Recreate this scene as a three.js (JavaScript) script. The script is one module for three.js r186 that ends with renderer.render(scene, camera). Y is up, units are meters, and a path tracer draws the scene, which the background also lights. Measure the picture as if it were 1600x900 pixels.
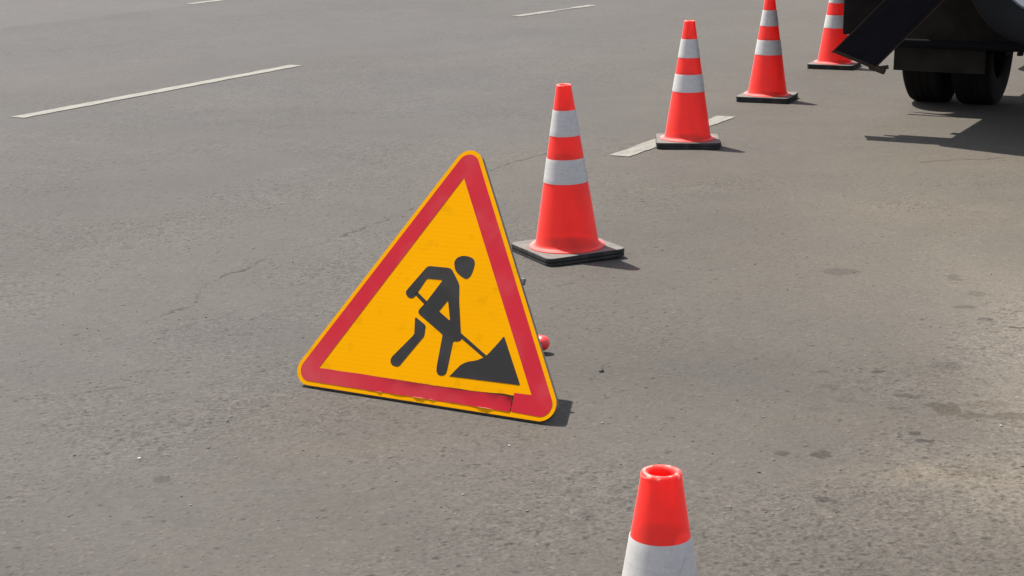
import * as THREE from 'three';
import { RoundedBoxGeometry } from 'three/addons/geometries/RoundedBoxGeometry.js';
import { mergeGeometries } from 'three/addons/utils/BufferGeometryUtils.js';

// ---------------------------------------------------------------- camera, sky, sun, exposure
const scene = new THREE.Scene();
const camera = new THREE.PerspectiveCamera(18.675, 16 / 9, 0.1, 1500);
camera.position.set(0, 1.596, 0);
camera.rotation.set(-0.23932, 0, -0.005987, 'XYZ');

const toSun = new THREE.Vector3(-0.38, 1, -0.38).normalize();
// a hazy midday sky: pale towards the horizon, soft blue overhead, brighter round the sun
{
  const w = 512, h = 256, d = new Float32Array(w * h * 4), v = new THREE.Vector3();
  for (let j = 0; j < h; j++) for (let i = 0; i < w; i++) {
    const el = ((j + 0.5) / h - 0.5) * Math.PI, az = ((i + 0.5) / w - 0.5) * Math.PI * 2;
    v.set(Math.cos(el) * Math.cos(az), Math.sin(el), Math.cos(el) * Math.sin(az));
    const side = (v.x * toSun.x + v.z * toSun.z) / Math.hypot(toSun.x, toSun.z);
    const q = Math.pow(1 - Math.max(0, v.y), 2.6) * (0.95 + 0.42 * side), a = Math.max(0, v.dot(toSun)), au = 0.35 * Math.pow(a, 6) + 0.9 * Math.pow(a, 60);
    const k = (j * w + i) * 4;
    d[k] = 0.27 + 0.76 * q + au; d[k + 1] = 0.325 + 0.685 * q + au * 0.97; d[k + 2] = 0.44 + 0.58 * q + au * 0.9; d[k + 3] = 1;
    for (let c = 0; c < 3; c++) d[k + c] *= 0.85;
    if (v.y < 0) { const g = Math.min(1, -v.y * 30); for (let c = 0; c < 3; c++) d[k + c] += ([0.24, 0.22, 0.2][c] - d[k + c]) * g; }
  }
  const t = new THREE.DataTexture(d, w, h, THREE.RGBAFormat, THREE.FloatType);
  t.mapping = THREE.EquirectangularReflectionMapping; t.magFilter = t.minFilter = THREE.LinearFilter; t.needsUpdate = true;
  scene.background = t; scene.environment = t;
}

const sun = new THREE.DirectionalLight(new THREE.Color(1, 0.95, 0.87), 5.0);
sun.position.copy(toSun).multiplyScalar(40).add(new THREE.Vector3(0, 0, -10));
sun.target.position.set(0, 0, -10);
sun.castShadow = true;
sun.shadow.mapSize.set(4096, 4096);
Object.assign(sun.shadow.camera, { left: -16, right: 16, top: 16, bottom: -16, near: 1, far: 90 });
scene.add(sun, sun.target);

const renderer = new THREE.WebGLRenderer({ antialias: true });
renderer.setSize(1024, 576);
renderer.toneMapping = THREE.LinearToneMapping;
renderer.toneMappingExposure = 2.32;
renderer.outputColorSpace = THREE.SRGBColorSpace;
renderer.shadowMap.enabled = true;

// ---------------------------------------------------------------- helpers
function rng(seed) { let s = seed >>> 0; return () => { s = (s + 0x6D2B79F5) | 0; let t = Math.imul(s ^ (s >>> 15), 1 | s); t = (t + Math.imul(t ^ (t >>> 7), 61 | t)) ^ t; return ((t ^ (t >>> 14)) >>> 0) / 4294967296; }; }
const LAT = new Float32Array(65536); { const r = rng(77); for (let i = 0; i < 65536; i++) LAT[i] = r(); }
function vn(x, y) {                                   // value noise 0..1
  const xi = Math.floor(x), yi = Math.floor(y), fx = x - xi, fy = y - yi;
  const u = fx * fx * (3 - 2 * fx), v = fy * fy * (3 - 2 * fy);
  const a = (xi & 255) + ((yi & 255) << 8), b = ((xi + 1) & 255) + ((yi & 255) << 8), c = (xi & 255) + (((yi + 1) & 255) << 8), d = ((xi + 1) & 255) + (((yi + 1) & 255) << 8);
  const p = LAT[a] + (LAT[b] - LAT[a]) * u, q = LAT[c] + (LAT[d] - LAT[c]) * u;
  return p + (q - p) * v;
}
const fbm = (x, y, n = 4) => { let s = 0, a = 0.5, t = 0; for (let i = 0; i < n; i++) { s += a * vn(x, y); t += a; a *= 0.5; x = x * 2.03 + 17.3; y = y * 2.03 + 5.7; } return s / t; };
const sst = (a, b, x) => { const t = Math.min(1, Math.max(0, (x - a) / (b - a))); return t * t * (3 - 2 * t); };
const lin2s = (c) => (c <= 0.0031308 ? 12.92 * c : 1.055 * Math.pow(c, 1 / 2.4) - 0.055);
const S8 = new Uint8ClampedArray(4097); for (let i = 0; i <= 4096; i++) S8[i] = Math.round(255 * lin2s(i / 4096));
const to8 = (c) => S8[Math.max(0, Math.min(4096, Math.round(c * 4096)))];

function tex(w, h, fn, srgb = true, repeat = false) { // fn(u, v, out) -> linear rgb
  const d = new Uint8Array(w * h * 4), o = [0, 0, 0];
  for (let j = 0; j < h; j++) for (let i = 0; i < w; i++) {
    fn((i + 0.5) / w, (j + 0.5) / h, o);
    const k = (j * w + i) * 4;
    for (let c = 0; c < 3; c++) d[k + c] = srgb ? to8(o[c]) : Math.max(0, Math.min(255, Math.round(o[c] * 255)));
    d[k + 3] = 255;
  }
  return dataTex(d, w, h, srgb, repeat);
}
function dataTex(d, w, h, srgb, repeat) {
  const t = new THREE.DataTexture(d, w, h, THREE.RGBAFormat, THREE.UnsignedByteType);
  t.magFilter = THREE.LinearFilter; t.minFilter = THREE.LinearFilter;
  t.wrapS = t.wrapT = repeat ? THREE.RepeatWrapping : THREE.ClampToEdgeWrapping;
  if (srgb) t.colorSpace = THREE.SRGBColorSpace;
  t.needsUpdate = true;
  return t;
}
const col = (r, g, b) => new THREE.Color().setRGB(r, g, b);
const std = (r, g, b, roughness = 0.7, extra = {}) => new THREE.MeshStandardMaterial({ color: col(r, g, b), roughness, metalness: 0, ...extra });

const counts = {};
function numbered(name) { const n = counts[name] = (counts[name] ?? -1) + 1; return n ? name + '_' + String(n).padStart(3, '0') : name; }
function tag(o, label, category, group, kind) { Object.assign(o.userData, { label, category }); if (group) o.userData.group = group; if (kind) o.userData.kind = kind; return o; }
function thing(name, label, category, group) { const g = new THREE.Group(); g.name = numbered(name); scene.add(g); return tag(g, label, category, group); }
function part(name, geo, mat, parent, pos, rot) {
  const m = new THREE.Mesh(Array.isArray(geo) ? mergeGeometries(geo.map((g) => (g.index ? g.toNonIndexed() : g)), false) : geo, mat);
  m.name = name; m.castShadow = m.receiveShadow = true;
  if (pos) m.position.set(...pos);
  if (rot) m.rotation.set(...rot);
  parent.add(m); return m;
}
const box = (x0, x1, y0, y1, z0, z1, r = 0.006) => new RoundedBoxGeometry(x1 - x0, y1 - y0, z1 - z0, 2, Math.min(r, (x1 - x0) / 2.1, (y1 - y0) / 2.1, (z1 - z0) / 2.1)).translate((x0 + x1) / 2, (y0 + y1) / 2, (z0 + z1) / 2);
function tube(a, b, r, seg = 16, capsule = false) {
  const A = new THREE.Vector3(...a), B = new THREE.Vector3(...b), d = B.clone().sub(A), L = d.length();
  const g = capsule ? new THREE.CapsuleGeometry(r, Math.max(0.001, L - 2 * r), 8, seg) : new THREE.CylinderGeometry(r, r, L, seg);
  g.applyQuaternion(new THREE.Quaternion().setFromUnitVectors(new THREE.Vector3(0, 1, 0), d.normalize()));
  const m = A.add(B).multiplyScalar(0.5);
  return g.translate(m.x, m.y, m.z);
}

// ---------------------------------------------------------------- the road surface
const RD = [0.446, -0.895];                            // the way the lanes run (x, z)
const along = (x, z) => x * RD[0] + z * RD[1], across = (x, z) => -x * RD[1] + z * RD[0];
const seamA = across(-5.1, -17.62);                    // edge of the smoother, paler strip of asphalt on the far side
const bush = rng(4711);
// stains: x, z, half width along x, half depth along z, strength (dark +, pale -), warm tint
const STAINS = [
  [1.31, -6.78, 0.075, 0.06, 0.20, 0], [1.18, -5.38, 0.022, 0.022, 0.42, 0], [0.99, -5.38, 0.022, 0.018, 0.25, 0.25], [1.21, -5.12, 0.042, 0.026, 0.27, 0], [1.15, -5.0, 0.026, 0.02, 0.2, 0],
  [1.16, -4.69, 0.030, 0.018, 0.5, 0], [1.14, -4.76, 0.015, 0.012, 0.42, 0], [0.85, -4.58, 0.034, 0.03, 0.34, 0.25], [0.75, -4.59, 0.02, 0.02, 0.3, 0.1], [0.79, -4.23, 0.022, 0.02, 0.28, 0],
  [1.66, -6.21, 0.04, 0.025, 0.22, 0], [1.77, -5.91, 0.045, 0.012, 0.4, 0], [1.69, -6.03, 0.03, 0.02, 0.3, 0], [1.4, -5.44, 0.06, 0.05, 0.17, 0], [1.73, -6.67, 0.03, 0.05, 0.2, 0.2], [1.75, -6.4, 0.04, 0.04, 0.16, 0.1],
  [1.285, -4.99, 0.045, 0.07, 0.27, 0.55], [1.36, -4.92, 0.05, 0.035, 0.22, 0.5], [1.46, -4.91, 0.06, 0.035, 0.22, 0.5], [1.42, -5.03, 0.09, 0.03, 0.1, 0.4],
  [1.24, -4.43, 0.06, 0.05, 0.12, 0.1], [0.98, -5.22, 0.03, 0.03, 0.15, 0.1], [1.02, -5.07, 0.03, 0.03, 0.1, 0], [-0.93, -4.42, 0.02, 0.03, 0.2, 0], [0.9, -4.99, 0.05, 0.03, 0.08, 0],
];
// broad patches: x, z, radius along x, radius along z, strength, warm
const PATCHES = [
  [0.62, -5.42, 0.42, 0.36, 0.10, -0.3], [0.9, -5.15, 0.5, 0.22, 0.07, -0.2], [0.3, -4.5, 0.35, 0.12, 0.03, -0.1], [-0.45, -4.72, 0.3, 0.14, -0.05, 0.45], [0.05, -4.8, 0.2, 0.1, -0.03, 0.3], [1.08, -4.42, 0.28, 0.12, -0.09, 0.5],
  [1.35, -4.3, 0.55, 0.4, -0.24, 0.25], [1.95, -5.8, 0.5, 1.2, -0.34, 0.25], [1.6, -4.95, 0.35, 0.6, -0.2, 0.25], [1.8, -8.0, 0.7, 0.6, -0.08, 0.3], [-0.9, -5.9, 0.45, 0.35, 0.05, -0.2], [2.6, -9.4, 1.2, 0.7, -0.03, 0.4], [0.9, -8.0, 0.6, 0.3, 0.03, 0.1],
];
const CRACKS = [
  { p: [[-1.32, -6.02], [-1.19, -6.3], [-1.18, -6.62], [-1.14, -6.76], [-1.05, -6.95], [-1.01, -7.1], [-0.94, -7.18], [-0.85, -7.31], [-0.73, -7.53], [-0.58, -7.85], [-0.45, -8.15]], w: 0.009, s: 0.55 },
  { p: [[-0.3, -8.75], [-0.13, -9.1], [0.0, -9.4], [0.18, -9.65], [0.4, -10.1]], w: 0.010, s: 0.3 },
  { p: [[0.0, -6.36], [0.06, -6.44], [0.15, -6.54], [0.23, -6.61], [0.4, -6.7]], w: 0.009, s: 0.45 },
  { p: [[-1.62, -5.13], [-1.54, -5.16], [-1.44, -5.18], [-1.33, -5.19], [-1.2, -5.26]], w: 0.006, s: 0.35 },
  { p: [[-1.32, -5.85], [-1.1, -6.05], [-0.95, -6.3], [-0.8, -6.45]], w: 0.03, s: 0.12 },
  { p: [[2.2, -9.35], [2.35, -9.4], [2.5, -9.42], [2.75, -9.5]], w: 0.012, s: 0.3 },
  { p: [[1.12, -4.45], [1.2, -4.47], [1.25, -4.42], [1.28, -4.4]], w: 0.01, s: 0.6 },
];
const roughAt = (x, z, wx, wz) => sst(0.40, 0.62, 0.55 * fbm(wx * 1.7 + 31, wz * 1.7 + 8, 3) + 0.45 * fbm(along(x, z) * 0.15 + 2, across(x, z) * 1.25 + 4, 3));
function roadBase(x, z, o, mm) {                        // linear albedo and height (0..1) with no stamps; mm = millimetres per texel
  const al = along(x, z), ac = across(x, z);
  const far = sst(0.06, -0.06, ac - seamA + 0.1 * (fbm(al * 0.7, 3.1, 3) - 0.5));
  const wx = x + 0.25 * (fbm(x * 1.3, z * 1.3 + 40, 2) - 0.5), wz = z + 0.25 * (fbm(x * 1.3 + 9, z * 1.3, 2) - 0.5);
  let b = 1;
  b += 0.19 * (fbm(al * 0.16 + 3, ac * 0.85 + 7, 4) - 0.5);   // bands left by the wheels
  b += 0.20 * (fbm(wx * 0.9 + 11, wz * 0.9, 4) - 0.5);
  b += 0.13 * (fbm(wx * 5 + 2, wz * 5, 3) - 0.5);
  const rough = roughAt(x, z, wx, wz) * (1 - 0.55 * far);
  const g1 = vn(x * 95, z * 95), g2 = vn(x * 47 + 5, z * 47 + 9), g3 = vn(x * 190 + 2, z * 190);
  const g4 = vn(x * 330 + 7, z * 330 + 3);
  const grain = (g1 - 0.5) * 0.30 + (g2 - 0.5) * 0.2 + (mm < 4 ? (g3 - 0.5) * 0.36 + (g4 - 0.5) * 0.40 : (g3 - 0.5) * 0.3);
  b *= 1 + grain * (0.5 + 0.75 * rough);
  const pit = sst(0.74, 0.9, g2 * 0.55 + vn(x * 70 + 60, z * 70) * 0.45) * (0.25 + rough * 0.75);
  b *= 1 - 0.30 * pit;
  b *= 1 + 0.14 * far;
  b *= 1 + 0.19 * sst(0.8, 1.9, x + 0.35 * (fbm(x * 1.1, z * 0.7 + 20, 3) - 0.5)) * sst(-11, -7, z);   // dust towards the kerb side
  let warm = 0.5 * (fbm(wx * 0.55 + 70, wz * 0.55, 3) - 0.5) + 0.62 * sst(-1.6, 2.0, x + 0.10 * (z + 6)) - 0.30 + 0.12 * (fbm(x * 9, z * 9 + 3, 2) - 0.5) - 0.25 * sst(-8, -16, z) ;
  for (const p of PATCHES) {
    const dx = (wx - p[0]) / p[2], dz = (wz - p[1]) / p[3], q = dx * dx + dz * dz;
    if (q < 1.7) { const k = Math.exp(-q * 2.2) * sst(1.7, 1.0, q); b *= 1 - p[4] * k * 1.4; warm += p[5] * k * 0.8; }
  }
  for (const p of STAINS) {
    const dx = (x + 0.03 * (vn(x * 40, z * 40) - 0.5) - p[0]) / p[2], dz = (z + 0.03 * (vn(x * 40 + 7, z * 40) - 0.5) - p[1]) / p[3], q = dx * dx + dz * dz;
    if (q < 2) { const k = sst(1.3, 0.6, q); b *= 1 - Math.min(0.65, p[4] * 1.6) * k * 0.9; warm += p[5] * k; }
  }
  o[0] = b; o[1] = warm;
  o[2] = 0.6 + ((g1 - 0.5) * 0.22 + (g2 - 0.5) * 0.28 + (g3 - 0.5) * 0.2) * (0.45 + 0.75 * rough) - pit * 0.5;
  o[3] = rough;
}
function roadTextures(x0, z0, size, N) {
  const B = new Float32Array(N * N), W = new Float32Array(N * N), Hh = new Float32Array(N * N), o = [0, 0, 0, 0], mm = size / N * 1000;
  for (let j = 0; j < N; j++) for (let i = 0; i < N; i++) {
    roadBase(x0 + (i + 0.5) / N * size, z0 + (j + 0.5) / N * size, o, mm);
    const k = j * N + i; B[k] = o[0]; W[k] = o[1]; Hh[k] = o[2];
  }
  const stamp = (x, z, rx, rz, ang, db, dh, dw = 0) => {   // a soft ellipse
    const R = Math.max(rx, rz) * 1.6, ca = Math.cos(ang), sa = Math.sin(ang), s = N / size;
    const i0 = Math.max(0, Math.floor((x - R - x0) * s)), i1 = Math.min(N - 1, Math.ceil((x + R - x0) * s));
    const j0 = Math.max(0, Math.floor((z - R - z0) * s)), j1 = Math.min(N - 1, Math.ceil((z + R - z0) * s));
    for (let j = j0; j <= j1; j++) for (let i = i0; i <= i1; i++) {
      const px = x0 + (i + 0.5) / s - x, pz = z0 + (j + 0.5) / s - z, a = (px * ca + pz * sa) / rx, b = (-px * sa + pz * ca) / rz, q = a * a + b * b;
      if (q < 2.2) { const w = Math.exp(-q * 1.6), k = j * N + i; B[k] *= 1 + db * w; Hh[k] += dh * w; W[k] += dw * w; }
    }
  };
  const r = rng(Math.round(9000 + size * 10));
  const pits = Math.round(size * size * (size < 8 ? 700 : 300));
  for (let n = 0; n < pits; n++) {
    const x = x0 + r() * size, z = z0 + r() * size;
    const dens = roughAt(x, z, x, z) * 0.9 + 0.1, cl = sst(0.35, 0.65, vn(x * 7, z * 7 + 30));
    const a = r(), b = r(), c = r(), d = r(), far = across(x, z) < seamA;
    if (a > dens * (0.3 + 0.7 * cl) || (far && b > 0.3)) continue;
    const rad = 0.003 + 0.0055 * c * c;
    stamp(x, z, rad * (1 + d), rad, b * 6.3, -(0.18 + 0.34 * c), -0.6);
  }
  const specks = Math.round(size * size * (size < 8 ? 1500 : 330));      // single stones, paler and darker than the binder
  for (let n = 0; n < specks; n++) {
    const x = x0 + r() * size, z = z0 + r() * size, c = r(), d = r(), e = r();
    const lum = d < 0.55 ? 0.10 + 0.34 * c * c * c + (e < 0.03 ? 0.5 : 0) : -(0.10 + 0.32 * c * c), rad = (size < 8 ? 0.0028 : 0.0045) + 0.0035 * e * e;
    stamp(x, z, rad * (1 + 0.7 * c), rad, d * 40, lum, lum > 0 ? 0.3 : -0.3, (e - 0.45) * 0.7);
  }
  for (const cr of CRACKS) {
    const q = rng(Math.round(Math.abs(cr.p[0][0]) * 1000 + 5));
    for (let i = 0; i + 1 < cr.p.length; i++) {
      const [ax, az] = cr.p[i], [bx, bz] = cr.p[i + 1], L = Math.hypot(bx - ax, bz - az), n = Math.ceil(L / 0.006);
      for (let k = 0; k < n; k++) {
        const t = k / n, jx = 0.05 * (fbm((ax + (bx - ax) * t) * 14 + 3, (az + (bz - az) * t) * 14, 3) - 0.5), jz = 0.05 * (fbm((ax + (bx - ax) * t) * 14, (az + (bz - az) * t) * 14 + 8, 3) - 0.5);
        const x = ax + (bx - ax) * t + jx, z = az + (bz - az) * t + jz, wv = 0.25 + 1.1 * sst(0.3, 0.75, fbm(x * 9, z * 9, 3));
        stamp(x, z, cr.w * wv, cr.w * wv, 0, -cr.s * 0.30 * wv, -0.3 * Math.min(1, cr.s * 2) * wv);
        if (q() < 0.30) stamp(x + (q() - 0.5) * cr.w * 7, z + (q() - 0.5) * cr.w * 7, 0.004 + 0.004 * q(), 0.004, q() * 3, -cr.s * 0.8, -0.4);
      }
    }
  }
  const c8 = new Uint8Array(N * N * 4), h8 = new Uint8Array(N * N * 4);
  for (let k = 0; k < N * N; k++) {
    const b = 0.0530 * Math.max(0.15, B[k]), w = W[k];
    c8[k * 4] = to8(b * (0.99 + 0.085 * w)); c8[k * 4 + 1] = to8(b * (0.878 + 0.01 * w)); c8[k * 4 + 2] = to8(b * 0.757 * (1 - 0.16 * w)); c8[k * 4 + 3] = 255;
    const hv = Math.max(0, Math.min(255, Math.round(Hh[k] * 200)));
    h8[k * 4] = h8[k * 4 + 1] = h8[k * 4 + 2] = hv; h8[k * 4 + 3] = 255;
  }
  return [dataTex(c8, N, N, true, false), dataTex(h8, N, N, false, false)];
}
function sheet(x0, x1, z0, z1, y, n = 1) {
  const g = new THREE.PlaneGeometry(x1 - x0, z1 - z0, n, n).rotateX(-Math.PI / 2).translate((x0 + x1) / 2, y, (z0 + z1) / 2);
  const p = g.attributes.position, uv = g.attributes.uv;
  for (let i = 0; i < p.count; i++) uv.setXY(i, (p.getX(i) - x0) / (x1 - x0), (p.getZ(i) - z0) / (z1 - z0));
  return g;
}
// the wide sheet that runs on to the horizon, a few millimetres under the two detailed ones
{
  const wide = tex(1024, 1024, (u, v, o) => {
    const f = (x, y) => fbm(x, y, 4); const b = 0.055 * (1 + 0.25 * (f(u * 24, v * 24) - 0.5) + 0.3 * (vn(u * 256, v * 256) - 0.5));
    o[0] = b; o[1] = b * 0.880; o[2] = b * 0.765;
  }, true, true);
  wide.repeat.set(60, 60);
  const g = new THREE.Mesh(sheet(-400, 400, -400, 400, -0.006), new THREE.MeshPhysicalMaterial({ map: wide, roughness: 0.93, specularIntensity: 0.5 }));
  g.name = 'ground'; g.userData.kind = 'structure'; g.receiveShadow = true; scene.add(g);
}
const road = new THREE.Group(); road.name = 'road'; road.userData.kind = 'structure'; scene.add(road);
for (const [x0, z0, s] of [[-3.2, -9, 6.4], [-6.7, -22, 13]]) {
  const [m, h] = roadTextures(x0, z0, s, 2048);
  const far = s > 8;
  const mat = new THREE.MeshPhysicalMaterial({ map: m, bumpMap: h, bumpScale: far ? 0.009 : 0.0075, roughness: 0.92, specularIntensity: 0.5 });
  part('asphalt_surface', sheet(x0, x0 + s, z0, z0 + s, 0), mat, road).castShadow = false;
}

// painted lane dashes, worn at the edges
const paintTex = tex(512, 64, (u, v, o) => {
  const w = 0.75 * sst(0.48, 0.8, fbm(u * 28, v * 3 + 3, 4) * 0.7 + 0.3 * vn(u * 160, v * 9)), s = 0.9 + 0.2 * fbm(u * 60, v * 9, 3);
  const p = [0.128, 0.120, 0.101], a = [0.075, 0.069, 0.058];
  for (let c = 0; c < 3; c++) o[c] = (p[c] + (a[c] - p[c]) * w) * s;
});
const paint = new THREE.MeshStandardMaterial({ map: paintTex, roughness: 0.8 });
function dash(a, b, w, seed, gaps = []) {
  const r = rng(seed), A = new THREE.Vector2(...a), B = new THREE.Vector2(...b), d = B.clone().sub(A), L = d.length(); d.divideScalar(L);
  const nrm = new THREE.Vector2(-d.y, d.x), n = Math.round(L / 0.02), pos = [], uv = [], idx = [];
  const ph = r() * 50;
  for (let i = 0; i <= n; i++) {
    const t = i / n, e = 0.020 * (fbm(t * L * 9 + ph, 1, 3) - 0.5), f = 0.020 * (fbm(t * L * 9 + ph, 9, 3) - 0.5);
    let hw = w / 2;
    for (const [g0, g1, k] of gaps) hw *= 1 - (1 - k) * sst(g0 - 0.06, g0, t) * sst(g1 + 0.06, g1, t);
    for (const s of [-1, 1]) {
      const q = hw * s + (s < 0 ? e : f), x = A.x + d.x * L * t + nrm.x * q, z = A.y + d.y * L * t + nrm.y * q;
      pos.push(x, 0.004, z); uv.push(t * L / 3.4, (s + 1) / 2);
    }
    if (i < n) idx.push(i * 2, i * 2 + 1, i * 2 + 2, i * 2 + 1, i * 2 + 3, i * 2 + 2);
  }
  const g = new THREE.BufferGeometry();
  g.setAttribute('position', new THREE.Float32BufferAttribute(pos, 3)); g.setAttribute('uv', new THREE.Float32BufferAttribute(uv, 2)); g.setIndex(idx);
  g.setAttribute('normal', new THREE.Float32BufferAttribute(pos.map((_, i) => (i % 3 === 1 ? 1 : 0)), 3));
  part('lane_dash', g, paint, road).castShadow = false;
}
dash([-3.19, -11.26], [-1.73, -14.16], 0.11, 3);
dash([0.60, -9.60], [1.375, -11.12], 0.118, 4);
dash([0.06, -18.62], [0.93, -20.0], 0.115, 5, [[0.48, 0.72, 0.42]]);
dash([-3.72, -20.55], [-3.05, -21.9], 0.12, 6);

// ---------------------------------------------------------------- traffic cones
const orangeTex = tex(512, 512, (u, v, o) => {
  const n = fbm(u * 12, v * 14, 4), d = sst(0.60, 0.82, fbm(u * 18 + 5, v * 30, 4)) * 0.5, low = sst(0.14, 0.0, v) * 0.25 * n;
  const k = 0.94 + 0.12 * (n - 0.5) ;
  o[0] = 0.98 * k; o[1] = 0.045 * k; o[2] = 0.030 * k;
  const m = Math.min(0.2, d * 0.10 + low);
  const worn = sst(0.785, 0.81, v) * sst(0.90, 0.88, v) * sst(0.48, 0.62, fbm(u * 22 + 2, v * 30, 3)) * 0.75;   // worn pale patches on the lip, with its sunlit glint painted in
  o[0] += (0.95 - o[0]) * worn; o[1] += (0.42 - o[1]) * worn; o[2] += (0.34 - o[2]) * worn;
  o[0] += (0.5 - o[0]) * m; o[1] += (0.16 - o[1]) * m; o[2] += (0.12 - o[2]) * m;
});
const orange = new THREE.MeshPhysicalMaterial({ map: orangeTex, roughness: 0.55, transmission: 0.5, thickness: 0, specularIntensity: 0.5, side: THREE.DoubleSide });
const silverTex = tex(512, 128, (u, v, o) => {
  const n = fbm(u * 20, v * 5, 4), s = sst(0.60, 0.72, fbm(u * 7 + 3, v * 26 + 8, 4)) * 0.35, e = 0.06 * (vn(u * 300, v * 60) - 0.5);
  let strokes = 0;
  for (const [su, sv, sl, sw, tl] of [[0.035, 0.62, 0.030, 0.035, 3.2], [0.052, 0.70, 0.022, 0.03, 4.5], [0.03, 0.30, 0.035, 0.02, 1.2], [0.93, 0.42, 0.03, 0.018, -1], [0.55, 0.5, 0.04, 0.03, 2], [0.30, 0.66, 0.03, 0.03, -3]]) {
    const du = u - su, dv = v - sv - du * tl; strokes += Math.exp(-(du * du) / (sl * sl) - (dv * dv) / (sw * sw)) * (0.3 + 0.7 * vn(u * 90, v * 20));
  }
  const seam = Math.abs(u - 0.985) < 0.0022 ? 0.14 : 0;
  const k = 0.385 + 0.05 * (n - 0.5) + e - s * 0.1 - 0.07 * Math.min(1, strokes) - seam * 0.15;
  o[0] = k; o[1] = k * 0.97; o[2] = k * 0.94;
});
const silver = new THREE.MeshStandardMaterial({ map: silverTex, bumpMap: silverTex, bumpScale: 0.0004, roughness: 0.5 });
const rubberTex = tex(256, 256, (u, v, o) => { const n = fbm(u * 8, v * 8, 4), k = 0.008 + 0.014 * sst(0.4, 0.75, n); o[0] = k; o[1] = k * 0.93; o[2] = k * 0.84; }, true, true);
rubberTex.repeat.set(2.7, 2.7);
const rubber = new THREE.MeshStandardMaterial({ map: rubberTex, roughness: 0.85 });
const baseTopTex = tex(256, 256, (u, v, o) => { const n = fbm(u * 9, v * 9, 4), k = 0.062 + 0.055 * n; o[0] = k * 1.03; o[1] = k * 0.95; o[2] = k * 0.84; }, true, true);
baseTopTex.repeat.set(2.7, 2.7); baseTopTex.offset.set(0.5, 0.5);
const dusty = new THREE.MeshStandardMaterial({ map: baseTopTex, roughness: 0.9 });

const coneR = (y) => 0.133 + (0.0305 - 0.133) * (y - 0.045) / (0.705 - 0.045);
function squareSlab(half, corner, y0, y1, bevel) {
  const s = new THREE.Shape(), h = half - bevel, c = corner;
  s.moveTo(-h + c, -h); s.lineTo(h - c, -h); s.quadraticCurveTo(h, -h, h, -h + c); s.lineTo(h, h - c); s.quadraticCurveTo(h, h, h - c, h); s.lineTo(-h + c, h); s.quadraticCurveTo(-h, h, -h, h - c); s.lineTo(-h, -h + c); s.quadraticCurveTo(-h, -h, -h + c, -h);
  const hole = new THREE.Path(); hole.absarc(0, 0, 0.115, 0, Math.PI * 2, true); s.holes.push(hole);
  return new THREE.ExtrudeGeometry(s, { depth: y1 - y0 - 2 * bevel, bevelEnabled: true, bevelThickness: bevel, bevelSize: bevel, bevelSegments: 3, curveSegments: 20 }).rotateX(-Math.PI / 2).translate(0, y0 + bevel, 0);
}
function makeCone(label) {
  const t = thing('traffic_cone', label, 'traffic cone', 'orange traffic cones set out in a line on the road');
  const V = (x, y) => new THREE.Vector2(x, y), pr = [];
  pr.push(V(0.158, 0.0375), V(0.1585, 0.040), V(0.157, 0.0425), V(0.149, 0.044), V(0.1405, 0.0465), V(0.1345, 0.052), V(coneR(0.06), 0.06));
  for (let i = 1; i <= 22; i++) { const y = 0.06 + (0.698 - 0.06) * i / 22; pr.push(V(coneR(y), y)); }
  pr.push(V(0.0314, 0.7020), V(0.0312, 0.7060), V(0.0298, 0.7088), V(0.0272, 0.7100), V(0.0235, 0.7094), V(0.0205, 0.7070), V(0.0194, 0.7030), V(0.0198, 0.69), V(0.0235, 0.66));
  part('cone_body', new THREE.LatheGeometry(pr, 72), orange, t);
  for (const [y0, y1] of [[0.503, 0.608], [0.311, 0.410]]) {
    const c = [V(coneR(y0) + 0.0002, y0)];
    for (let i = 0; i <= 6; i++) { const y = y0 + 0.0006 + (y1 - y0 - 0.0012) * i / 6; c.push(V(coneR(y) + 0.0016, y)); }
    c.push(V(coneR(y1) + 0.0002, y1));
    part('reflective_band', new THREE.LatheGeometry(c, 72), silver, t);
  }
  const b = part('base', squareSlab(0.182, 0.03, 0.020, 0.0375, 0.003), [dusty, rubber], t);
  part('rubber_foot', [squareSlab(0.1815, 0.03, 0.0045, 0.0170, 0.003), squareSlab(0.170, 0.02, 0.015, 0.0215, 0.001)], rubber, b);
  return t;
}
const cone0 = makeCone('nearest orange cone, only its open top and upper white band showing at the bottom edge');
const CONES = [
  [0.2215, -2.475, 20, null],
  [0.232, -7.13, 26, 'orange cone with dusty black base standing just behind the triangular sign'],
  [1.016, -10.0, -4, 'orange cone standing on the white lane dash'],
  [1.75, -11.92, -20, 'orange cone with cut-off top, between the lane dash cone and the truck'],
  [2.55, -13.82, -22, 'farthest orange cone, partly hidden by the slanting panel of the dark truck'],
];
CONES.forEach(([x, z, a, label], i) => {
  const c = i ? cone0.clone() : cone0;
  if (i) { c.name = numbered('traffic_cone'); c.userData = { ...cone0.userData, label }; scene.add(c); }
  c.position.set(x, 0, z); c.rotation.y = a * Math.PI / 180;
  if (i === 1) c.rotation.z = 0.026;
});

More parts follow.
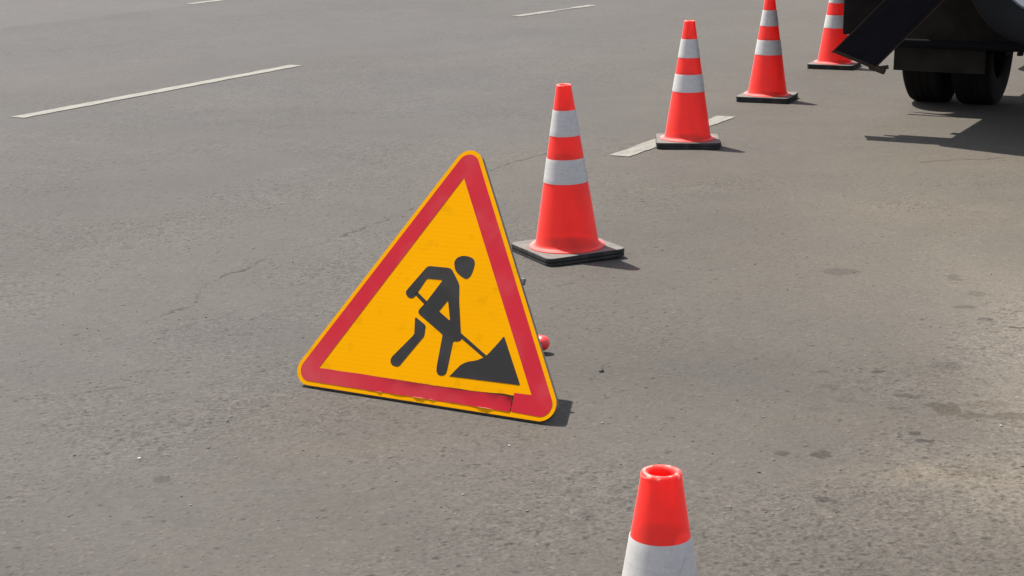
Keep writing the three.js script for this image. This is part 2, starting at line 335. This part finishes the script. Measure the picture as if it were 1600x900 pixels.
// ---------------------------------------------------------------- the triangular road works sign
{
  const yaw = 0.48539, tilt = 0.44949;
  const a = new THREE.Vector3(Math.cos(yaw), 0, Math.sin(yaw)), n0 = new THREE.Vector3(-Math.sin(yaw), 0, Math.cos(yaw));
  const u = new THREE.Vector3(0, Math.cos(tilt), 0).addScaledVector(n0, -Math.sin(tilt)), n = n0.clone().multiplyScalar(Math.cos(tilt)).add(new THREE.Vector3(0, Math.sin(tilt), 0));
  const t = thing('road_works_sign', 'yellow triangular sign with red border and black digging figure, leaning back on the asphalt', 'road sign');
  t.quaternion.setFromRotationMatrix(new THREE.Matrix4().makeBasis(a, u, n));
  const Cc = new THREE.Vector3(-0.27388, 0.055, -5.0711).addScaledVector(u, -0.05);
  t.position.copy(Cc);
  const DY = 0.05;                                                     // the local origin is on the lower edge
  const L = [-0.4014, 0], Rr = [0.4014, 0], T = [0, 0.6952];
  function rounded(r, s = new THREE.Shape()) {
    s.absarc(L[0], L[1], r, Math.PI * 5 / 6, Math.PI * 3 / 2, false);
    s.absarc(Rr[0], Rr[1], r, -Math.PI / 2, Math.PI / 6, false);
    s.absarc(T[0], T[1], r, Math.PI / 6, Math.PI * 5 / 6, false);
    s.closePath(); return s;
  }
  const ext = (s, z0, d, bevel = 0) => new THREE.ExtrudeGeometry(s, { depth: d, bevelEnabled: bevel > 0, bevelThickness: bevel, bevelSize: bevel, bevelSegments: 2, curveSegments: 24 }).translate(0, DY, z0);
  const metalTex = tex(256, 256, (uu, v, o) => { const k = 0.10 + 0.07 * (fbm(uu * 10, v * 10, 4) - 0.5); o[0] = k * 1.02; o[1] = k * 0.97; o[2] = k * 0.9; }, true, true);
  const metal = new THREE.MeshStandardMaterial({ map: metalTex, roughness: 0.6, metalness: 0.25 });
  const scaleUV = (g) => { const p = g.attributes.position, uv = g.attributes.uv; for (let i = 0; i < p.count; i++) uv.setXY(i, p.getX(i) + 0.5, p.getY(i) + 0.05); return g; };
  const plate = part('sign_plate', ext(rounded(0.049), -0.0190, 0.0170, 0.001), metal, t);
  // yellow reflective face with a faint woven line pattern and a little dirt
  const yTex = tex(1024, 1024, (uu, v, o) => {
    const lines = 0.018 * Math.sin(v * Math.PI * 2 * 70 + 2 * vn(uu * 14, v * 20)) * (0.5 + vn(uu * 30, v * 90)), big = fbm(uu * 5, v * 5, 4) - 0.5, dirt = sst(0.62, 0.8, fbm(uu * 26 + 4, v * 26, 4)) * 0.14 + sst(0.08, 0.0, v) * 0.06;
    const k = 1 + lines + 0.06 * big;
    o[0] = 0.54 * k; o[1] = 0.237 * k; o[2] = 0.0;
    o[0] *= 1 - 0.6 * dirt; o[1] *= 1 - 0.6 * dirt;
  });
  const yellow = new THREE.MeshPhysicalMaterial({ map: yTex, roughness: 0.6, specularIntensity: 0.03 });
  part('yellow_face', scaleUV(ext(rounded(0.0505), -0.0012, 0.0012)), yellow, t);
  const rTex = tex(512, 512, (uu, v, o) => {
    const k = 1 + 0.14 * (fbm(uu * 9, v * 9, 4) - 0.5), d = sst(0.45, 0.85, fbm(uu * 14 + 9, v * 14, 5)) * 0.10 + 0.16 * sst(0.55, 0.0, uu) * sst(0.3, 0, v);
    o[0] = 0.325 * k; o[1] = 0.0055 * k; o[2] = 0.015 * k;
    o[0] += (0.34 - o[0]) * d; o[1] += (0.13 - o[1]) * d; o[2] += (0.13 - o[2]) * d;
  });
  const red = new THREE.MeshPhysicalMaterial({ map: rTex, roughness: 0.45, specularIntensity: 0.35 });
  {
    const s = new THREE.Shape(), r = 0.0375;
    s.moveTo(0.3105, 0.0215); s.lineTo(0.367, 0.0225); s.lineTo(-0.006, 0.657); s.lineTo(-0.3745, 0.0085); s.lineTo(-0.362, 0.0083); s.lineTo(-0.362, -r);
    s.lineTo(L[0], -r); s.absarc(L[0], L[1], r, -Math.PI / 2, -Math.PI * 7 / 6, true);
    s.absarc(T[0], T[1], r, Math.PI * 5 / 6, Math.PI / 6, true);
    s.absarc(Rr[0], Rr[1], r, Math.PI / 6, -Math.PI / 2, true);
    s.lineTo(0.3125, -r * 0.93); s.lineTo(0.3085, -0.02); s.lineTo(0.3115, -0.005); s.closePath();
    part('red_border', scaleUV(ext(s, 0.0002, 0.0006)), red, t);
  }
  {                                                                    // the lower strip of red film, slipped down, rippled and curling
    const nx = 200, ny = 10, g = new THREE.PlaneGeometry(1, 1, nx, ny), p = g.attributes.position;
    for (let i = 0; i < p.count; i++) {
      const s = p.getX(i) + 0.5, v = p.getY(i) + 0.5, x = -0.3615 + s * 0.6695, end = sst(0.93, 1, s);
      const top = 0.0085 + 0.0022 * (fbm(s * 9, 2, 3) - 0.5) - 0.003 * sst(0.35, 0.6, s) * sst(0.9, 0.6, s) - 0.002 * end;
      const low = -0.0375 + 0.0012 * sst(0.25, 0.5, s) * (0.8 + 0.8 * (fbm(s * 8 + 4, 7, 3) - 0.5)) * (1 - 0.5 * end) + 0.001 * (fbm(s * 40, 3, 2) - 0.5);
      const curl = Math.max(0, fbm(s * 11 + 1.5, 4, 3) - 0.36) * sst(0.16, 0.34, s);
      const lift = 0.0010 + 0.0016 * curl * Math.pow(1 - v, 3.0) + 0.0035 * Math.pow(v, 4) * sst(0.25, 0.5, s) * fbm(s * 14, 11, 3) + 0.0006 * sst(0.1, 0.3, s) * Math.sin(s * 46 + 3 * v) * (0.4 + 0.6 * vn(s * 12, 3)) * 0.7 + 0.004 * end * v * v;
      p.setXYZ(i, x + 0.002 * (fbm(v * 8, s > 0.5 ? 3 : 8, 2) - 0.5), low + (top - low) * v + DY, Math.max(0.0006, lift));
    }
    g.computeVertexNormals();
    const m = part('peeling_strip', scaleUV(g), new THREE.MeshPhysicalMaterial({ map: rTex, roughness: 0.4, specularIntensity: 0.35, side: THREE.DoubleSide }), t);
    const ribbon = (s0, s1, n, f) => {                                   // a narrow strip given by f(s, 0 | 1) -> [x, y, z]
      const pos = [], idx = []; for (let i = 0; i <= n; i++) { for (const e of [0, 1]) { const q = f(s0 + (s1 - s0) * i / n, e, i / n); pos.push(q[0], q[1] + DY, q[2]); } if (i < n) idx.push(i * 2, i * 2 + 2, i * 2 + 1, i * 2 + 1, i * 2 + 2, i * 2 + 3); }
      const r = new THREE.BufferGeometry(); r.setAttribute('position', new THREE.Float32BufferAttribute(pos, 3)); r.setIndex(idx); r.computeVertexNormals(); return r;
    };
    const X = (s) => -0.3615 + s * 0.6695, rowY = (s, top) => { const i = Math.round(s * nx), k = top ? i : ny * (nx + 1) + i; return [p.getY(k) - DY, p.getZ(k)]; };
    const gapDark = new THREE.MeshPhysicalMaterial({ color: col(0.035, 0.016, 0.008), roughness: 0.9, specularIntensity: 0.2, side: THREE.DoubleSide });  // dark gap above the film; its curl shadow is put into the colour
    part('dark_gap_line', ribbon(0.16, 1, 120, (s, e, t) => [X(s), rowY(s, true)[0] - 0.001 + e * (0.0012 + 0.0022 * sst(0, 0.7, t) * (0.5 + fbm(s * 30, 2, 2)) * sst(0.15, 0.3, s) + 0.0042 * sst(0.86, 0.97, s)), 0.0004]), gapDark, m);
    part('dark_gap_line', ribbon(0, 1, 16, (s, e) => [0.3065 + e * (0.0030 + 0.002 * vn(s * 7, 3)), -0.036 + 0.05 * s, 0.0004]), gapDark, m);
    const back = new THREE.MeshPhysicalMaterial({ color: col(0.55, 0.34, 0.27), roughness: 0.5, specularIntensity: 0.4, side: THREE.DoubleSide });  // pale curls carry the sun glints of the lower edge in their colour
    for (const [s0, s1, wd] of [[0.31, 0.345, 0.4], [0.50, 0.575, 0.6], [0.59, 0.62, 0.4], [0.83, 0.92, 0.6]])
      part('curled_glint', ribbon(s0, s1, 30, (s, e, t) => { const [y, z] = rowY(s, false), k = Math.sin(Math.PI * t) * wd * (0.6 + 0.8 * vn(s * 90, 4)); return [X(s), y + 0.0003 + 0.0010 * k * e, z + 0.0003 + 0.0032 * k * (1 - e)]; }), back, m);
    m.userData.label = 'cracked and rippled lower strip of red film, slipped down and curling off';
  }
  // the black digging figure and its heap
  const pts = (l) => l.map(([x, y]) => new THREE.Vector2(x / 1000, y / 1000));
  const smooth = (l) => new THREE.Shape(new THREE.SplineCurve([...pts(l), pts(l)[0]]).getPoints(60));
  const poly = (l) => new THREE.Shape(pts(l));
  const head = smooth([[22, 389], [27, 403], [43, 412], [65, 413], [84, 407], [92, 395], [92, 377], [88, 357], [80, 346], [69, 344], [49, 353], [31, 367]]);
  const body = poly([[-124, 283], [-118, 293], [-72, 362], [-66, 368], [-56, 370], [5, 371], [14, 369], [21, 365], [51, 329], [56, 319], [66, 273], [94, 177], [102, 166], [101, 158], [95, 152], [86, 149], [78, 149], [74, 146], [74, 60], [72, 48], [66, 42], [57, 40], [49, 41], [42, 46], [38, 54], [36, 70], [34, 160], [31, 166], [-61, 217], [-65, 222], [-66, 229], [-62, 236], [-45, 259], [-7, 327], [-8, 331], [-56, 330], [-62, 326], [-84, 280], [-89, 270], [-96, 264], [-104, 263], [-114, 266], [-122, 274]]);
  body.holes.push(new THREE.Path(pts([[5, 234], [26, 268], [29, 267], [48, 213], [46, 211]])));
  const shaft1 = poly([[-85, 286], [-43, 259], [-49, 249], [-91, 277]]);
  const shaft2 = poly([[92, 178], [196, 119], [191, 110], [88, 167]]);
  const leg = poly([[-73, 204], [-69, 206], [-33, 187], [-30, 182], [-28, 156], [-30, 148], [-35, 141], [-86, 60], [-91, 52], [-99, 48], [-108, 48], [-118, 51], [-125, 58], [-127, 67], [-124, 76], [-67, 149], [-64, 156]]);
  const heapC = [[85, 42], [90, 47], [104, 66], [116, 81], [128, 89], [142, 95], [155, 98], [169, 103], [180, 109], [189, 114], [196, 121], [203, 130], [210, 140], [218, 151], [228, 166], [238, 182], [241, 183], [323, 49], [321, 46]];
  const black = new THREE.MeshPhysicalMaterial({ roughness: 0.6, specularIntensity: 0.3, map: tex(256, 256, (uu, v, o) => { const k = 0.85 + 0.4 * sst(0.5, 0.8, fbm(uu * 14, v * 14, 4)); o[0] = o[1] = o[2] = Math.min(1, k * 0.6); }, true, true) });
  black.color.setRGB(0.026, 0.0245, 0.025);
  const sym = part('worker_symbol', scaleUV(mergeGeometries([head, body, shaft1, leg].map((s) => ext(s, 0.0002, 0.0005)))), black, t);
  sym.userData.label = 'black digging figure bending over a shovel';
  part('shovel_shaft_symbol', scaleUV(ext(shaft2, 0.0001, 0.0005)), black, t);
  part('heap_symbol', scaleUV(ext(poly(heapC), 0.0003, 0.0005)), black, t).userData.label = 'black heap of earth';
  // folded steel prop behind the plate: bracket bar, leg, and a floor bar with red rounded ends
  const inv = new THREE.Matrix4().compose(t.position, t.quaternion, new THREE.Vector3(1, 1, 1)).invert();
  const loc = (x, y, z) => new THREE.Vector3(x, y, z).applyMatrix4(inv).toArray();
  const gm = std(0.09, 0.088, 0.085, 0.6, { metalness: 0.3 });
  part('bracket_bar', box(-0.25, 0.2585, 0.350 + DY, 0.370 + DY, -0.034, -0.0205, 0.003), gm, t);
  const e1 = new THREE.Vector3(0.122, 0.035, -5.61), e0 = e1.clone().addScaledVector(a, -0.62), mid = e0.clone().add(e1).multiplyScalar(0.5);
  part('prop_leg', tube([0, 0.367 + DY, -0.04], loc(mid.x, mid.y + 0.03, mid.z), 0.011), gm, t);
  part('floor_bar', tube(loc(e0.x, e0.y, e0.z), loc(...e1.clone().addScaledVector(a, -0.04).toArray()), 0.016), gm, t);
  const redPl = new THREE.MeshStandardMaterial({ color: col(0.7, 0.035, 0.035), roughness: 0.4 });
  for (const [p, s] of [[e1, -1], [e0, 1]]) part('foot_cap', tube(loc(...p.clone().addScaledVector(a, s * 0.15).toArray()), loc(...p.toArray()), 0.026, 24, true), redPl, t);
}

// ---------------------------------------------------------------- the truck, seen from behind (local: x to its right, z to its rear)
{
  const t = thing('parked_truck', 'dark truck parked at upper right, its shaded rear bar, mudflap and tyres in view', 'truck');
  t.position.set(2.06, 0, -10.63); t.rotation.y = -26.5 * Math.PI / 180;
  const grime = (r, g, b, amp, seed) => tex(256, 256, (u, v, o) => { const k = 1 + amp * (fbm(u * 7 + seed, v * 7, 5) - 0.5) * 2; o[0] = r * k; o[1] = g * k; o[2] = b * k; }, true, true);
  const M = {
    frame: new THREE.MeshPhysicalMaterial({ specularIntensity: 0.25, map: grime(0.007, 0.0066, 0.0064, 0.6, 1), roughness: 0.75 }),
    bar: new THREE.MeshPhysicalMaterial({ specularIntensity: 0.08, map: grime(0.007, 0.0075, 0.009, 0.4, 2), roughness: 0.9 }),
    tyre: new THREE.MeshPhysicalMaterial({ specularIntensity: 0.25, map: grime(0.0055, 0.005, 0.0047, 0.5, 3), roughness: 0.9 }),
    flap: new THREE.MeshPhysicalMaterial({ specularIntensity: 0.25, map: grime(0.014, 0.0122, 0.0098, 0.5, 4), roughness: 0.9 }),
    body: new THREE.MeshPhysicalMaterial({ specularIntensity: 0.25, map: grime(0.0055, 0.005, 0.0075, 0.4, 5), roughness: 0.8 }),
    rust: new THREE.MeshPhysicalMaterial({ specularIntensity: 0.25, map: grime(0.035, 0.024, 0.018, 0.6, 6), roughness: 0.85 }),
    rim: new THREE.MeshPhysicalMaterial({ specularIntensity: 0.25, map: grime(0.45, 0.47, 0.5, 0.2, 7), roughness: 0.35, metalness: 0.5 }),
    glass: new THREE.MeshPhysicalMaterial({ color: col(0.7, 0.75, 0.75), roughness: 0.05, transmission: 0.8, thickness: 0 }),
    lens: std(0.35, 0.012, 0.012, 0.3), cab: new THREE.MeshPhysicalMaterial({ specularIntensity: 0.25, map: grime(0.06, 0.08, 0.14, 0.2, 8), roughness: 0.35 }),
  };
  const tyreGeo = (R, w, rimR) => {
    const V = (x, y) => new THREE.Vector2(x, y), h = w / 2, pr = [V(rimR, -h * 0.8), V(rimR + 0.02, -h * 0.95), V(R * 0.78, -h), V(R * 0.92, -h * 0.97), V(R * 0.975, -h * 0.88), V(R, -h * 0.74)];
    for (const gx of [-0.38, 0, 0.38]) pr.push(V(R, h * gx - 0.008), V(R - 0.004, h * gx - 0.005), V(R - 0.004, h * gx + 0.005), V(R, h * gx + 0.008));
    pr.push(V(R, h * 0.74), V(R * 0.975, h * 0.88), V(R * 0.92, h * 0.97), V(R * 0.78, h), V(rimR + 0.02, h * 0.95), V(rimR, h * 0.8));
    return new THREE.LatheGeometry(pr, 64).rotateZ(Math.PI / 2);
  };
  const rimGeo = (r, w) => [new THREE.CylinderGeometry(r, r, w * 0.8, 40, 1, true).rotateZ(Math.PI / 2), new THREE.CylinderGeometry(r * 0.98, r * 0.98, 0.02, 40).rotateZ(Math.PI / 2).translate(-w * 0.1, 0, 0), new THREE.CylinderGeometry(r * 0.4, r * 0.45, 0.09, 24).rotateZ(Math.PI / 2).translate(-w * 0.22, 0, 0)];
  const R0 = 0.45, TW = 0.262;
  function wheel(x, z) {
    const w = part('tyre', tyreGeo(R0, TW, 0.27), M.tyre, t, [x, R0 - 0.004, z]);
    part('rim', rimGeo(0.27, TW), M.frame, w); return w;
  }
  for (const x of [0.045 + TW / 2, 0.365 + TW / 2, 1.72 + TW / 2, 2.04 + TW / 2]) wheel(x, -1.43);
  for (const x of [0.10 + TW / 2, 1.98 + TW / 2]) wheel(x, -6.0);
  part('axle', [tube([0.2, R0, -1.43], [2.15, R0, -1.43], 0.07), new THREE.SphereGeometry(0.2, 24, 16).scale(1, 1, 1.15).translate(1.17, R0 + 0.02, -1.43)], M.frame, t);
  part('axle', tube([0.2, R0, -6], [2.15, R0, -6], 0.06), M.frame, t);
  for (const x of [0.72, 1.54]) {
    part('chassis_rail', box(x, x + 0.09, 0.86, 1.1, -7.0, 0.1), M.frame, t);
    part('leaf_spring', [box(x + 0.005, x + 0.085, 0.58, 0.66, -2.0, -0.75), box(x + 0.01, x + 0.08, 0.66, 0.72, -1.75, -0.98)], M.frame, t);
  }
  part('drive_shaft', tube([1.17, 0.55, -5.4], [1.17, 0.5, -1.5], 0.045), M.frame, t);
  // deck, and an unseen box body added to darken the ground beneath
  const deck = part('deck', box(0.03, 2.38, 1.24, 1.36, -5.2, 0.28, 0.01), M.body, t);
  part('deck_crossbeam', [-0.2, -1.0, -1.9, -2.8, -3.7, -4.6].map((z) => box(0.06, 2.34, 1.10, 1.24, z - 0.04, z + 0.04)), M.frame, deck);
  const side = part('added_box_wall', box(0.03, 0.07, 1.362, 3.3, -5.2, 0.28), M.body, t);
  part('added_box_wall', box(2.34, 2.38, 1.362, 3.3, -5.2, 0.28), M.body, t);
  part('added_box_wall', box(0.072, 2.338, 1.362, 3.3, -5.2, -5.16), M.body, t);
  part('added_box_roof', box(0.03, 2.38, 3.303, 3.35, -5.2, 0.28, 0.01), M.body, t);
  for (const [x0, x1] of [[0.074, 1.202], [1.208, 2.336]]) {
    const d = part('added_box_door', box(x0, x1, 1.366, 3.298, 0.235, 0.275), M.body, t);
    part('lock_rod', tube([x0 < 1 ? x1 - 0.12 : x0 + 0.12, 1.4, 0.295], [x0 < 1 ? x1 - 0.12 : x0 + 0.12, 3.25, 0.295], 0.014), M.bar, d);
  }
  // cab
  const cab = part('cab', [box(0.05, 2.36, 0.62, 1.55, -7.3, -5.45, 0.08), box(0.13, 2.28, 1.5, 2.45, -7.0, -5.5, 0.12)], M.cab, t);
  part('rear_window', box(0.5, 1.9, 1.75, 2.2, -5.505, -5.49, 0.002), M.glass, cab);
  part('side_window', box(0.122, 0.135, 1.65, 2.2, -6.7, -5.8, 0.002), M.glass, cab);
  part('side_window', box(2.275, 2.288, 1.65, 2.2, -6.7, -5.8, 0.002), M.glass, cab);
  // rear end: cross member, under-run bar and its arms, mudflaps
  part('cross_member', box(0.635, 1.735, 0.455, 1.2, -0.885, -0.835), M.frame, t);
  const bar = part('underrun_bar', box(-0.03, 2.42, 0.418, 0.474, -0.80, -0.765, 0.012), M.bar, t);
  for (const x of [0.76, 1.58]) part('bar_bracket', box(x, x + 0.06, 0.475, 0.98, -0.832, -0.79), M.frame, bar);
  for (const x of [0.775, 0.84]) part('bolt_plate', box(x, x + 0.035, 0.395, 0.4175, -0.81, -0.76), M.frame, bar);
  for (const x of [0.045, 1.74]) {
    const g = new THREE.BoxGeometry(0.585, 0.72, 0.012, 12, 14, 1), p = g.attributes.position;
    for (let i = 0; i < p.count; i++) { const y = p.getY(i), q = 0.5 - y / 0.72; p.setZ(i, p.getZ(i) + 0.02 * q * q + 0.010 * Math.sin(p.getX(i) * 9 + 1) * q); }
    g.computeVertexNormals();
    const f = part('mudflap', g, M.flap, t, [x + 0.2925, 0.262 + 0.36, -0.875]);
    part('mudflap_rail', box(-0.31, 0.31, 0.35, 0.39, -0.02, 0.02), M.frame, f);
  }
  const guard = new THREE.MeshStandardMaterial({ color: col(0.012, 0.012, 0.012), roughness: 0.8, side: THREE.DoubleSide });
  for (const x of [0.0, 1.70]) part('mudguard', new THREE.CylinderGeometry(0.56, 0.56, 0.66, 28, 1, true, -Math.PI * 0.95, Math.PI * 0.9).rotateZ(Math.PI / 2).rotateX(Math.PI).translate(x + 0.33, R0 + 0.02, -1.43), guard, t);
  // lamp carrier on the left corner
  const lp = part('lamp_carrier', [box(-0.02, 0.33, 0.578, 0.93, 0.10, 0.135, 0.008), box(0.10, 0.16, 0.925, 1.245, 0.105, 0.13)], M.rust.clone(), t);
  lp.material.map = grime(0.009, 0.006, 0.0055, 0.4, 12);
  part('tail_lamp', box(0.01, 0.30, 0.80, 0.90, 0.1345, 0.16, 0.012), M.lens, lp);
  // slanting folded ramp panel at the left corner
  {
    const A = [-0.010, 0.500, 0.36], w = [0.218, -0.109, -0.15], u = [0.66, 0.72, -0.12], Lr = 1.18, th = [-0.012, -0.006, -0.034];
    const P = (i, j, k) => [0, 1, 2].map((c) => A[c] + w[c] * i + u[c] * Lr * j + th[c] * k);
    const slab = (i0, i1, j0, j1, k0, k1) => {
      const v = []; for (const k of [k0, k1]) for (const [i, j] of [[i0, j0], [i1, j0], [i1, j1], [i0, j1]]) v.push(P(i, j, k));
      const q = [[0, 1, 2, 3], [5, 4, 7, 6], [4, 0, 3, 7], [1, 5, 6, 2], [3, 2, 6, 7], [4, 5, 1, 0]], pos = [], uv = [];
      for (const [a, b, c, d] of q) { for (const m of [a, b, c, a, c, d]) pos.push(...v[m]); uv.push(0, 0, 1, 0, 1, 1, 0, 0, 1, 1, 0, 1); }
      const g = new THREE.BufferGeometry(); g.setAttribute('position', new THREE.Float32BufferAttribute(pos, 3)); g.setAttribute('uv', new THREE.Float32BufferAttribute(uv, 2)); g.computeVertexNormals(); return g;
    };
    const r = part('ramp_panel', slab(0.03, 0.97, 0.012, 1, 0, 1), M.body, t);
    r.userData.label = 'dark flat panel slanting down from the rear left corner';
    part('panel_edge', [slab(0, 1, -0.004, 0.012, -0.1, 1.1), slab(0, 0.03, 0.012, 1, -0.1, 1.1), slab(0.97, 1, 0.012, 1, -0.1, 1.1)], M.rust, r);
    part('panel_flange', slab(0.002, 0.03, 0.0, 1, 1.11, 4.6), M.body, r);
    part('panel_flange', slab(0.97, 0.998, 0.0, 1, 1.11, 3.2), M.body, r);
    const h0 = P(1.0, 0.0, 0.5);
    part('panel_hinge', [tube(h0, [h0[0] + 0.075, h0[1] + 0.012, h0[2] - 0.02], 0.012), tube([h0[0] - 0.03, h0[1] + 0.015, h0[2]], [h0[0] + 0.06, h0[1] - 0.012, h0[2] + 0.01], 0.02)], M.rust, r);
  }
  // spare wheel slung behind the cross member
  const sp = part('spare_tyre', tyreGeo(0.44, 0.25, 0.25).rotateY(Math.PI / 2), new THREE.MeshPhysicalMaterial({ specularIntensity: 0.3, map: grime(0.0085, 0.009, 0.0095, 0.4, 9), roughness: 0.8 }), t, [1.13, 0.985, 0.02]);
  part('rim', [new THREE.CylinderGeometry(0.25, 0.25, 0.18, 40, 1, true).rotateX(Math.PI / 2), new THREE.CylinderGeometry(0.245, 0.245, 0.02, 40).rotateX(Math.PI / 2).translate(0, 0, 0.06)], M.rim, sp);
  // tank under the left side
  part('fuel_tank', new THREE.CapsuleGeometry(0.26, 0.5, 8, 24).rotateX(Math.PI / 2).translate(0.30, 0.66, -3.9), M.frame, t);
}

// ---------------------------------------------------------------- loose bits on the asphalt
function stone(rad, seed) {
  const g = new THREE.IcosahedronGeometry(rad, 1), p = g.attributes.position, q = new THREE.Vector3();
  for (let i = 0; i < p.count; i++) { q.fromBufferAttribute(p, i); const k = 0.72 + 0.55 * fbm(q.x / rad * 1.7 + seed, q.y / rad * 1.7 + q.z / rad * 1.3 + seed, 2); p.setXYZ(i, q.x * k * 1.25, q.y * k * 0.65, q.z * k); }
  g.computeVertexNormals(); return g.translate(0, rad * 0.42, 0);
}
for (const [x, z, rad, c, name, label, cat] of [
  [0.285, -5.40, 0.0085, [0.012, 0.012, 0.012], 'rubber_chip', 'tiny black chip lying alone on the asphalt to the right of the sign', 'debris'],
  [-1.03, -4.58, 0.0042, [0.3, 0.29, 0.27], 'pebble', 'small white pebble on the bare asphalt at lower left', 'pebble'],
  [-0.01, -4.67, 0.0038, [0.22, 0.2, 0.18], 'pebble', 'small pale pebble just below the lower right corner of the sign', 'pebble'],
  [1.41, -4.82, 0.004, [0.2, 0.19, 0.17], 'pebble', 'small pale pebble beside the brown stain at lower right', 'pebble'],
]) {
  const m = new THREE.Mesh(stone(rad, x * 7 + 9), std(...c, 0.8)); m.name = numbered(name); m.position.set(x, 0, z); m.rotation.y = x * 5; m.castShadow = m.receiveShadow = true; scene.add(m); tag(m, label, cat);
}
{
  const r = rng(321), N = 900, im = new THREE.InstancedMesh(stone(0.003, 3.3), std(1, 1, 1, 0.9), N), m4 = new THREE.Matrix4(), q = new THREE.Quaternion(), c = new THREE.Color();
  for (let i = 0; i < N; i++) {
    const x = -1.7 + r() * 3.8, z = -4.1 - Math.pow(r(), 1.3) * 4.5, s = 0.5 + 0.9 * r() * r();
    q.setFromAxisAngle(new THREE.Vector3(0, 1, 0), r() * 6.3);
    im.setMatrixAt(i, m4.compose(new THREE.Vector3(x, 0, z), q, new THREE.Vector3(s, s, s)));
    const k = 0.06 + 0.13 * r() * r(); im.setColorAt(i, c.setRGB(k, k * 0.93, k * 0.83));
  }
  im.name = 'loose_grit'; im.castShadow = im.receiveShadow = true; scene.add(im);
  tag(im, 'fine grey grit scattered over the asphalt around the sign', 'grit', null, 'stuff');
}

renderer.render(scene, camera);
